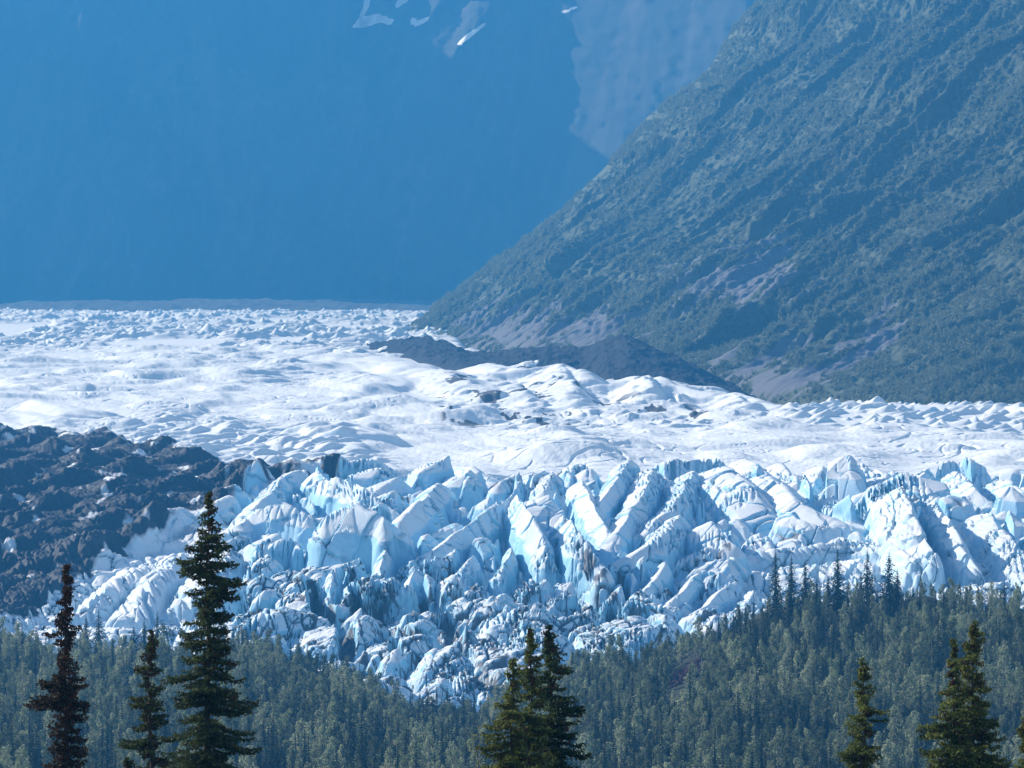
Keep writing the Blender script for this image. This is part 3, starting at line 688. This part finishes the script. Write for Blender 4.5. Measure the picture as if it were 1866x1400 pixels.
def two_mat(name, a, b, ma, mb):
    V, Q = cat([a, b]); me = mesh_np(name, V, Q, ma, True); me.materials.append(mb)
    idx = np.zeros(len(Q), np.int32); idx[len(a[1]):] = 1; me.polygons.foreach_set('material_index', idx); return me
def scatter_stuff(name, pts, scl, idx, rot, protos, label, cat_):
    """one object; its points carry copies of the prototypes"""
    me = bpy.data.meshes.new(name); me.vertices.add(len(pts)); me.vertices.foreach_set('co', np.asarray(pts, np.float32).ravel())
    for an, av, ty in (('scl', scl, 'FLOAT'), ('idx', idx, 'INT'), ('rot', rot, 'FLOAT')):
        at = me.attributes.new(an, ty, 'POINT'); at.data.foreach_set('value', np.asarray(av, np.int32 if ty == 'INT' else np.float32))
    o = link(name, me, kind='stuff', label=label, category=cat_)
    col = bpy.data.collections.new(name+' kinds')
    for i, p in enumerate(protos):
        q = bpy.data.objects.new('%s_kind_%02d' % (name, i), p); col.objects.link(q)
    ng = bpy.data.node_groups.new(name, 'GeometryNodeTree')
    ng.interface.new_socket('Geometry', in_out='INPUT', socket_type='NodeSocketGeometry')
    ng.interface.new_socket('Geometry', in_out='OUTPUT', socket_type='NodeSocketGeometry')
    N = ng.nodes.new; L = ng.links.new
    gi = N('NodeGroupInput'); go = N('NodeGroupOutput')
    ci = N('GeometryNodeCollectionInfo'); ci.inputs[0].default_value = col; ci.inputs[1].default_value = True; ci.inputs[2].default_value = True
    ip = N('GeometryNodeInstanceOnPoints'); mp = N('GeometryNodeMeshToPoints')
    def na(nm, ty):
        x = N('GeometryNodeInputNamedAttribute'); x.data_type = ty; x.inputs[0].default_value = nm; return x.outputs[0]
    cx = N('ShaderNodeCombineXYZ'); L(na('rot', 'FLOAT'), cx.inputs[2])
    L(gi.outputs[0], mp.inputs[0]); L(mp.outputs[0], ip.inputs['Points']); L(ci.outputs[0], ip.inputs['Instance'])
    ip.inputs['Pick Instance'].default_value = True
    L(na('idx', 'INT'), ip.inputs['Instance Index']); L(cx.outputs[0], ip.inputs['Rotation']); L(na('scl', 'FLOAT'), ip.inputs['Scale'])
    L(ip.outputs[0], go.inputs[0])
    md = o.modifiers.new('scatter', 'NODES'); md.node_group = ng
    return o

# ------------------------------------------------------------------ shrubs and small trees over the mountainside
def build_slope_shrubs():
    protos = [mesh_np('slope_shrub', *shrub(4.6, 3.8, s), M_SHRUB) for s in (1, 2, 3)] + [mesh_np('slope_tree', *shrub(3.4, 7.5, s, 60), M_SHRUB) for s in (4, 5)]
    n = 430000; rg = np.random.RandomState(9)
    i = rg.rand(n)*(SL.shape[0]-2); j = rg.rand(n)*(SL.shape[1]-2)
    i0 = i.astype(int); j0 = j.astype(int); fi = (i-i0)[:, None]; fj = (j-j0)[:, None]
    P = SL[i0, j0]*(1-fi)*(1-fj)+SL[i0+1, j0]*fi*(1-fj)+SL[i0, j0+1]*(1-fi)*fj+SL[i0+1, j0+1]*fi*fj
    u = 933+P[:, 0]*F/P[:, 1]; v = 780-P[:, 2]*F/P[:, 1]
    dens = (fbm(P[:, 0]/60+P[:, 2]/80, P[:, 2]/50, 4, 201)*.5+.5+.35*fbm(P[:, 0]/12, P[:, 2]/12, 2, 203))
    keep = (SLM[i0, j0]+.3*fbm(P[:, 0]/20, P[:, 2]/20, 2, 202) < .50) & (u > 600) & (u < 2050) & (v > -120) & (v < 790) & (dens > .30) & (rg.rand(n) < .75+.25*sstep(200, 600, v))
    P = P[keep]; k = len(P); vv = v[keep]
    scl = (.5+.8*rg.rand(k)**2.5+.25*sstep(300, 650, vv))*np.clip(dens[keep]*1.5, .6, 1.5)*.85
    scl *= 1+.25*sstep(500, 100, vv)
    idx = np.where(rg.rand(k) < .25+.35*sstep(450, 650, vv), rg.randint(3, 5, k), rg.randint(0, 3, k))
    scatter_stuff('slope_shrubs', P, scl, idx, rg.rand(k)*6.28, protos, 'green shrubs and small trees covering the steep mountainside', 'shrubs')
build_slope_shrubs()

# ------------------------------------------------------------------ valley forest
def build_forest():
    rg = np.random.RandomState(21)
    pops = [poplar(h, w, s) for s, (h, w) in enumerate([(13, 4.6), (15, 5.0), (11, 4.4), (16.5, 4.6), (9, 4.4)])]
    sprs = [spruce_lo(h, w, 50+s) for s, (h, w) in enumerate([(16, 4.4), (19, 4.8), (12, 3.6), (17, 3.8), (21, 5.0)])]
    # ground positions, jittered, over the seen part of the valley
    sp = 4.3; xs = np.arange(-330, 330, sp); ys = np.arange(1300, 2180, sp)
    X, Y = np.meshgrid(xs, ys); X = (X+rg.uniform(-.5, .5, X.shape)*sp*1.1).ravel(); Y = (Y+rg.uniform(-.5, .5, Y.shape)*sp*1.1).ravel()
    u = 933+X*F/Y
    k = (u > -90) & (u < 1960) & (Y < crest_r(u)+12) ; X, Y, u = X[k], Y[k], u[k]
    Z = ground_z(X, Y); v = 780-Z*F/Y
    # spruce share: patchy, more at the bottom of the view
    f = fbm(X/28, Y/50, 3, 211); rr = rg.rand(len(X))
    pur = poly_mask(u, v, [(1205, 1312), (1225, 1235), (1262, 1200), (1290, 1225), (1275, 1300)], 6) > .5
    isS = (rr < .14+.55*sstep(.15, .55, f)+.25*sstep(1330, 1400, v)) & ~pur
    gap = fbm(X/12, Y/30, 2, 213) > .62
    keep = ~gap | (rg.rand(len(X)) < .3); keep &= ~pur
    dark = poly_mask(u, v, [(1300, 1150), (1500, 1130), (1640, 1140), (1560, 1290), (1400, 1300)], 40)
    isS |= rg.rand(len(X)) < .6*dark  # extra dark spruces stand in for the shade on the knoll
    X, Y, Z, u, v, isS, f = (q[keep] for q in (X, Y, Z, u, v, isS, f)); n = len(X)
    scl = .48+.85*rg.rand(n)**1.8+.25*f
    scl = np.where(isS, .42+.75*rg.rand(n)**2.2, scl)
    cr = crest_r(u)-Y; scl = np.where(cr < 25, scl*.82, scl)
    knoll = sstep(1150, 1300, u)*sstep(1650, 1800, Y); scl = scl*(1-.30*knoll)
    idx = rg.randint(0, 5, n); rot = rg.rand(n)*6.28
    # 300 of each kind that show largest: nearest rows of the frame and the open skyline
    hgt = np.where(isS, np.array([16, 19, 12, 17, 21])[idx], np.array([13, 15, 11, 16.5, 9])[idx])*scl
    vt = 780-(Z+hgt)*F/Y
    seen = (u > 5) & (u < 1861) & (vt < 1385)
    score = hgt/Y*F + 45*(cr < 14) - 1000*~seen
    single = np.zeros(n, bool)
    for kind in (False, True):
        ids = np.where(isS == kind)[0]; o = ids[np.argsort(-score[ids])]; single[o[:300]] = True
    for kind, nm, ms, protos in ((False, 'poplar', (M_PALE, M_POP), pops), (True, 'spruce', (M_BARK, M_SPR), sprs)):
        q = (isS == kind) & ~single
        pr = [two_mat('valley_'+nm, a, b, *ms) for a, b in protos]
        scatter_stuff('%s_forest' % nm, np.stack([X, Y, Z], -1)[q], scl[q], idx[q], rot[q], pr,
                      {'poplar': 'grey green leafy poplars massed in the valley below the ice', 'spruce': 'dark narrow spruces massed among the poplars in the valley'}[nm], 'forest')
        crowns = [mesh_np('crown', *b, ms[1]) for a, b in protos]; trunks = [mesh_np('trunk', *a, ms[0]) for a, b in protos]
        for i in np.where((isS == kind) & single)[0]:
            zn = ['behind the cone-laden left spruce', 'behind the slim ragged spruce', 'behind the biggest spruce', 'just right of the biggest spruce',
                  'left of the ice toe', 'left of the centre trio', 'behind the centre trio', 'right of the centre trio', 'below the left knoll flank',
                  'left of the solitary yellowish spruce', 'behind the solitary yellowish spruce', 'left of the corner pair', 'behind the corner pair', 'at the right edge'][
                  int(np.searchsorted([200, 300, 490, 620, 760, 880, 1060, 1200, 1350, 1510, 1640, 1700, 1830], u[i]))]
            dp = 'low in the view' if v[i] > 1370 else ('on the skyline' if crest_r(u[i])-Y[i] < 14 else 'partway up the slope')
            o = link(nm+'_tree', None, category='tree', group={'poplar': 'leafy poplars ', 'spruce': 'narrow dark spruces '}[nm]+dp+' '+zn,
                     label={'poplar': 'leafy poplar ', 'spruce': 'narrow dark spruce '}[nm]+dp+', '+zn)
            o.location = (X[i], Y[i], Z[i]); o.rotation_euler = (0, 0, rot[i]); o.scale = (scl[i],)*3
            link('crown', crowns[idx[i]], o); link('trunk', trunks[idx[i]], o)
    # heath patch on the knoll
    pz = [(1238, 1240), (1250, 1222), (1262, 1205), (1228, 1252), (1246, 1236), (1262, 1222), (1256, 1240)]
    PP = []
    for _ in range(260):
        c = pz[rg.randint(len(pz))]; r = 1800+rg.uniform(-40, 30); x = px2x(c[0]+rg.normal()*8, r); PP.append((x, r, float(ground_z(np.array([x]), np.array([r]))[0])))
    scatter_stuff('red_heath', np.array(PP), .4+.4*rg.rand(260), rg.randint(0, 2, 260), rg.rand(260)*6, [mesh_np('heath', *shrub(3.5, 2.4, s), M_PURP) for s in (7, 8)],
                  'reddish purple low heath on the wooded knoll', 'ground cover')
build_forest()

# named skyline spruces: (column, tip row, base row, crown width px, distance, label)
def skyline():
    L = [(1413, 998, 1105, 27, 1830, 'leftmost tall open-branched spruce standing on the wooded knoll'),
         (1442, 1010, 1108, 24, 1835, 'slim spruce second from the left on the knoll skyline'),
         (1467, 1018, 1108, 26, 1832, 'spruce third from the left on the knoll skyline'),
         (1488, 1052, 1110, 18, 1836, 'short thin spruce between two taller ones on the knoll'),
         (1509, 1048, 1110, 18, 1838, 'small spruce just left of the thick tall knoll spruce'),
         (1526, 997, 1106, 30, 1830, 'thick tall spruce in the middle of the knoll skyline'),
         (1567, 1060, 1106, 14, 1840, 'tiny spruce left of the two right hand knoll spruces'),
         (1580, 1003, 1104, 27, 1833, 'tall dark spruce second from the right on the knoll skyline'),
         (1620, 1002, 1106, 34, 1830, 'broad spruce with one branch jutting left at the knoll skyline end'),
         (1635, 1035, 1100, 16, 1838, 'thin spruce tucked behind the broad knoll spruce'),
         (180, 1108, 1220, 36, 2040, 'tallest dark spruce on the left forest skyline'),
         (157, 1118, 1215, 24, 2050, 'dark spruce directly behind the cone-laden foreground spruce'),
         (66, 1140, 1205, 18, 2060, 'small pointed spruce near the left edge of the forest skyline'),
         (244, 1138, 1215, 22, 2055, 'dark spruce left of the slim foreground spruce on the skyline'),
         (263, 1126, 1212, 22, 2058, 'thin spruce behind the slim foreground spruce tip'),
         (287, 1112, 1212, 24, 2056, 'tall spruce just left of the biggest foreground spruce'),
         (450, 1146, 1215, 18, 2050, 'slim spruce just right of the biggest foreground spruce'),
         (463, 1158, 1215, 18, 2052, 'short spruce second right of the biggest foreground spruce'),
         (509, 1156, 1222, 24, 2045, 'lone dark spruce against blue ice on the left forest skyline'),
         (815, 1246, 1315, 22, 2030, 'ragged dark tree standing before the toe of the ice'),
         (830, 1280, 1330, 20, 2020, 'dark spruce right of the ragged tree at the ice toe'),
         (863, 1278, 1335, 20, 2015, 'dark spruce left of the foreground trio at the ice toe')]
    for i, (u, vt, vb, wp, r, lab) in enumerate(L):
        vb = float(np.interp(u, TU, TV))+4; h = (vb-vt)*r/F; wd = wp*r/F*1.95; x = px2x(u, r)
        t, c = spruce_lo(h, wd, 300+i, 1700, .56)
        o = link('spruce_tree', None, category='tree', label=lab, group='spruces standing up from the forest skyline')
        o.location = (x, r, row2z(vb, r)-.5)
        link('crown', mesh_np('crown', *c, M_SPR), o); link('trunk', mesh_np('trunk', *t, M_BARK), o)
skyline()

# ------------------------------------------------------------------ foreground spruces
def fg_spruce(u0, vt, prof, r, label, seed, cone=.2, mat=None, lean=0.0, cone_top=.5, dens=1.0, sparse=1.0):
    if seed > 13: prof = [(a, b*(1+.14*min(1, (a-vt)/120)), c*(1+.14*min(1, (a-vt)/120))) for a, b, c in prof]
    """prof: (row, left reach px, right reach px) down the crown"""
    rg = np.random.RandomState(seed); s = r/F
    x0 = px2x(u0, r); zt = row2z(vt, r); zg = float(ground_z(np.array([x0]), np.array([float(r)]))[0]); h = zt-zg
    pr = np.array(prof, float); pz = h-(pr[:, 0]-vt)*s; 
    zz = pz[::-1]; LL = pr[::-1, 1]*s; RR_ = pr[::-1, 2]*s
    base = (pr[-1, 1]+pr[-1, 2])/2*s
    # below the frame the crown goes on widening a little
    zz = np.concatenate([[.8, h*.12], zz]); LL = np.concatenate([[base*.9, base*1.15], LL]); RR_ = np.concatenate([[base*.9, base*1.15], RR_])
    root = link('spruce_tree', None, label=label, category='tree', group='foreground spruces'); root.location = (x0, r, zg)
    tz = np.linspace(-.3, h, 24); wob = .05*np.sin(tz*1.1+seed)+.03*np.sin(tz*2.7)
    ctr = lambda z: np.array([.05*math.sin(z*1.1+seed)+.03*math.sin(z*2.7)+lean*(z-h), .04*math.sin(z*1.7+seed), z])
    P = np.array([ctr(z) for z in tz])
    link('trunk', mesh_np('trunk', *tube(P, .012*(h-tz)+.012, 8), M_BARK), root)
    wood = []; CN = []; CS = []; CX = []; CC = []
    z = h-.05
    while z > .9:
        reachm = .5*(np.interp(z, zz, LL)+np.interp(z, zz, RR_))
        nb = max(3, int((3.6+3.6*min(1, reachm))*dens))
        for b in range(nb):
            az = rg.rand()*2*math.pi; cx = math.cos(az)
            Lr = np.interp(z, zz, RR_) if cx > 0 else np.interp(z, zz, LL)
            Lo = reachm*.8+.05
            L = (Lr*abs(cx)**1.2+Lo*(1-abs(cx)**1.2))*(.70+.55*rg.rand()**.7)*(1+.30*math.sin(z*4.1+2*cx+seed)+.18*math.sin(z*9.3-3*cx))
            L = max(L-.13, .04)
            if rg.rand() < .10: L *= 1.2
            L = min(L, 1.12*max(Lr, .3))
            if rg.rand() > sparse: continue
            p0 = ctr(z+rg.uniform(-.12, .12))
            up = .45 if z > h-1.3 else .12-.32*min(1, L/2)
            n = max(4, int(L/.11)); t = np.linspace(0, 1, n)
            side = rg.normal()*.12
            bx = np.stack([np.cos(az)*L*t-np.sin(az)*side*t*t*L, np.sin(az)*L*t+np.cos(az)*side*t*t*L, L*(up*t-.28*t*t+.30*t**4)], -1)+p0
            wood.append(tube(bx[::max(1, n//4)], np.linspace(.014+.006*L, .005, len(bx[::max(1, n//4)])), 4))
            for q in range(1, n):
                tl = (.10+.26*min(1., L)*math.sin(math.pi*min(1, .15+.8*t[q])))*(.7+.6*rg.rand())
                for sgn in (-1, 1):
                    d = np.array([-np.sin(az)*sgn+np.cos(az)*.8, np.cos(az)*sgn+np.sin(az)*.8, rg.normal()*.25-.18]); d /= np.linalg.norm(d)
                    m = max(2, int(tl/.050)); k = np.linspace(.1, 1, m)[:, None]
                    pts = bx[q]+d*tl*k+rg.normal(size=(m, 3))*.018
                    CN.append(pts); CS.append(np.full(m, .058)); CX.append(np.repeat(d[None]+rg.normal(size=3)*.3, m, 0))
                    pts2 = pts+rg.normal(size=(m, 3))*.03+np.array([0, 0, -.03]); CN.append(pts2); CS.append(np.full(m, .05)); CX.append(rg.normal(size=(m, 3)))
            CN.append(bx[-1:]+0); CS.append(np.array([.07])); CX.append(np.array([[np.cos(az), np.sin(az), .1]]))
            # cones gather on the upper crown
            pc = cone*(1.3 if z > h*(1-cone_top) else .3)
            if rg.rand() < pc*1.6:
                for _ in range(rg.randint(4, 12)):
                    q = rg.randint(n//3, n); CC.append(bx[q]+rg.normal(size=3)*.06+np.array([0, 0, -.06]))
        z -= (.11+.07*rg.rand()+.05*reachm)/dens
    # leader
    for k in range(14): CN.append(ctr(h-.35*k/14)[None]+rg.normal(size=(1, 3))*.03); CS.append(np.array([.05])); CX.append(np.array([[0, 0, 1.]]))
    C = np.concatenate(CN); S = np.concatenate(CS)*(.7+.6*rg.rand(len(C))); A = np.concatenate(CX)
    cr = link('crown', mesh_np('crown', *quads_at(C, S, .5, 1.25, rg, A), mat or M_NEED, False), root)
    link('branches', mesh_np('branches', *cat(wood), M_BARK), cr)
    if CC:
        parts = []
        for c in CC:
            l = rg.uniform(.05, .075); th = np.arange(5)/5*6.283; V = [c+np.array([0, 0, l])]
            for zf, rf in ((.4, .027), (-.5, .031)): V += [c+np.array([math.cos(a)*rf, math.sin(a)*rf, zf*l]) for a in th]
            V.append(c+np.array([0, 0, -l])); V = np.array(V)
            Q = [(0, 1+j, 1+(j+1) % 5, 0) for j in range(5)]; Q = [(1+j, 6+j, 6+(j+1) % 5, 1+(j+1) % 5) for j in range(5)]
            Q += [(0, 1+j, 1+(j+1) % 5, 1+(j+2) % 5) for j in (0, 2)] + [(11, 6+(j+1) % 5, 6+j, 6+(j+3) % 5) for j in (0, 2)]
            parts.append((V, np.array(Q)))
        link('cones', mesh_np('cones', *cat(parts), M_CONE, False), cr, kind='stuff')
    return root
fg_spruce(120, 1030, [(1030, 2, 2), (1060, 10, 10), (1100, 12, 12), (1110, 16, 20), (1140, 22, 24), (1153, 40, 18), (1160, 45, 20), (1168, 20, 22), (1200, 14, 16), (1225, 20, 26),
   (1245, 55, 38), (1262, 84, 42), (1275, 75, 42), (1290, 45, 34), (1305, 26, 32), (1330, 30, 28), (1350, 44, 36), (1375, 48, 40), (1400, 24, 46)], 190,
   'cone-laden reddish brown spruce at the far left with one long branch', 11, .95, M_NEEDB, 0, .95, .95)
fg_spruce(274, 1152, [(1152, 2, 2), (1180, 14, 14), (1215, 20, 18), (1225, 26, 20), (1240, 14, 16), (1262, 44, 24), (1275, 34, 26), (1290, 22, 40), (1310, 26, 26), (1345, 48, 24), (1355, 50, 22), (1370, 24, 24), (1400, 24, 30)], 196,
   'slim ragged spruce just left of the biggest spruce', 12, .4, None, 0, .9, .9)
fg_spruce(379, 898, [(898, 2, 2), (920, 10, 10), (945, 14, 16), (975, 30, 34), (1000, 48, 42), (1020, 54, 58), (1045, 52, 68), (1060, 44, 56), (1080, 36, 52), (1100, 34, 54), (1118, 26, 40), (1132, 70, 34),
   (1145, 74, 30), (1160, 50, 62), (1180, 40, 50), (1215, 70, 56), (1235, 74, 80), (1260, 66, 84), (1290, 60, 70), (1310, 92, 64), (1330, 96, 84), (1345, 88, 92), (1370, 84, 70), (1390, 104, 108), (1400, 100, 96)], 200,
   'biggest foreground spruce with bare brownish upper crown against the ice', 13, .30, None, 0, .45, 1.0, .78)
fg_spruce(934, 1200, [(1200, 2, 2), (1225, 12, 10), (1250, 13, 12), (1275, 18, 18), (1300, 40, 22), (1330, 50, 25), (1360, 46, 30), (1400, 50, 34)], 188,
   'shortest left tree of the three joined spruces in the centre', 14, .12, M_NEEDY)
fg_spruce(966, 1150, [(1150, 2, 2), (1175, 12, 12), (1200, 18, 18), (1235, 20, 18), (1260, 18, 18), (1300, 28, 28), (1350, 34, 34), (1400, 44, 40)], 192,
   'middle tree of the three joined spruces in the centre', 15, .15, M_NEEDY)
fg_spruce(1003, 1140, [(1140, 2, 2), (1165, 14, 14), (1185, 14, 22), (1220, 20, 30), (1260, 26, 40), (1300, 32, 44), (1340, 36, 42), (1372, 44, 60), (1388, 50, 118), (1400, 55, 100)], 195,
   'tallest right tree of the three joined spruces in the centre', 16, .15)
fg_spruce(1574, 1203, [(1203, 2, 2), (1225, 10, 12), (1250, 14, 14), (1265, 12, 34), (1278, 16, 48), (1295, 16, 30), (1320, 28, 30), (1345, 20, 26), (1356, 48, 22), (1364, 60, 24), (1380, 26, 28), (1400, 24, 30)], 194,
   'solitary slender yellowish spruce right of centre', 17, .12, M_NEEDY, 0, .5, .95)
fg_spruce(1738, 1168, [(1168, 1, 1), (1200, 10, 9), (1230, 14, 12), (1260, 22, 16), (1285, 45, 20), (1320, 44, 30), (1355, 80, 30), (1372, 66, 30), (1400, 78, 30)], 190,
   'thin spruce tip leaning beside the biggest right hand spruce', 18, .2, M_NEEDY, 0, .5, .9)
fg_spruce(1773, 1135, [(1135, 2, 2), (1160, 16, 16), (1190, 22, 22), (1220, 30, 28), (1245, 30, 24), (1262, 30, 38), (1290, 40, 34), (1320, 50, 38), (1350, 50, 46), (1370, 50, 52), (1400, 60, 42)], 192,
   'biggest spruce of the right hand pair near the corner', 19, .15, M_NEEDY)
fg_spruce(1872, 1312, [(1312, 2, 2), (1345, 16, 14), (1375, 26, 20), (1400, 22, 20)], 180, 'spruce cut off by the right edge at the bottom corner', 20, .2, M_NEEDY)
fg_spruce(233, 1383, [(1383, 2, 2), (1400, 12, 12)], 185, 'low spruce tip peeking up at the bottom left', 22, .1)
# yellow-leaved sapling left of the centre trio
def sapling():
    rg = np.random.RandomState(5); r = 186.; x = px2x(874, r); zg = float(ground_z(np.array([x]), np.array([r]))[0]); h = row2z(1325, r)-zg
    o = link('birch_sapling', None, label='small yellow green leafed sapling beside the three joined spruces', category='sapling'); o.location = (x, r, zg)
    st = [tube([(0, 0, -.2), (.05, 0, h*.5), (0, .05, h)], [.04, .025, .006], 6)]; C = []
    for i in range(26):
        z = h*(.25+.75*i/26); a = rg.rand()*6.28; L = .25+.45*(1-i/26); e = np.array([math.cos(a)*L, math.sin(a)*L, z+L*.5])
        st.append(tube([(0, 0, z), e], [.01, .004], 4)); C.append(e+rg.normal(size=(22, 3))*np.array([.12, .12, .14]))
    link('trunk', mesh_np('trunk', *cat(st), M_PALE), o)
    link('crown', mesh_np('crown', *quads_at(np.concatenate(C), .035, .3, 1., rg), M_YEL, False), o)
sapling()

# ------------------------------------------------------------------ the air
def haze():
    lo = (-4200., -230., -175.); hi = (4200., 17500., 1480.)
    V = [(x, y, z) for x in (lo[0], hi[0]) for y in (lo[1], hi[1]) for z in (lo[2], hi[2])]
    Q = [(0, 1, 3, 2), (4, 6, 7, 5), (0, 4, 5, 1), (2, 3, 7, 6), (0, 2, 6, 4), (1, 5, 7, 3)]
    k = NT('blue mountain haze'); pv = k.n('VolumePrincipled')
    pv.inputs['Color'].default_value = (.060, .375, .93, 1)
    pv.inputs['Absorption Color'].default_value = (.22, .22, .22, 1)
    pv.inputs['Density'].default_value = .86e-4; pv.inputs['Anisotropy'].default_value = .25
    k.l(pv.outputs[0], k.out.inputs['Volume'])
    link('haze', mesh_np('haze', V, Q, k.m, False), kind='stuff', label='blue summer haze in the valley air', category='haze')
haze()
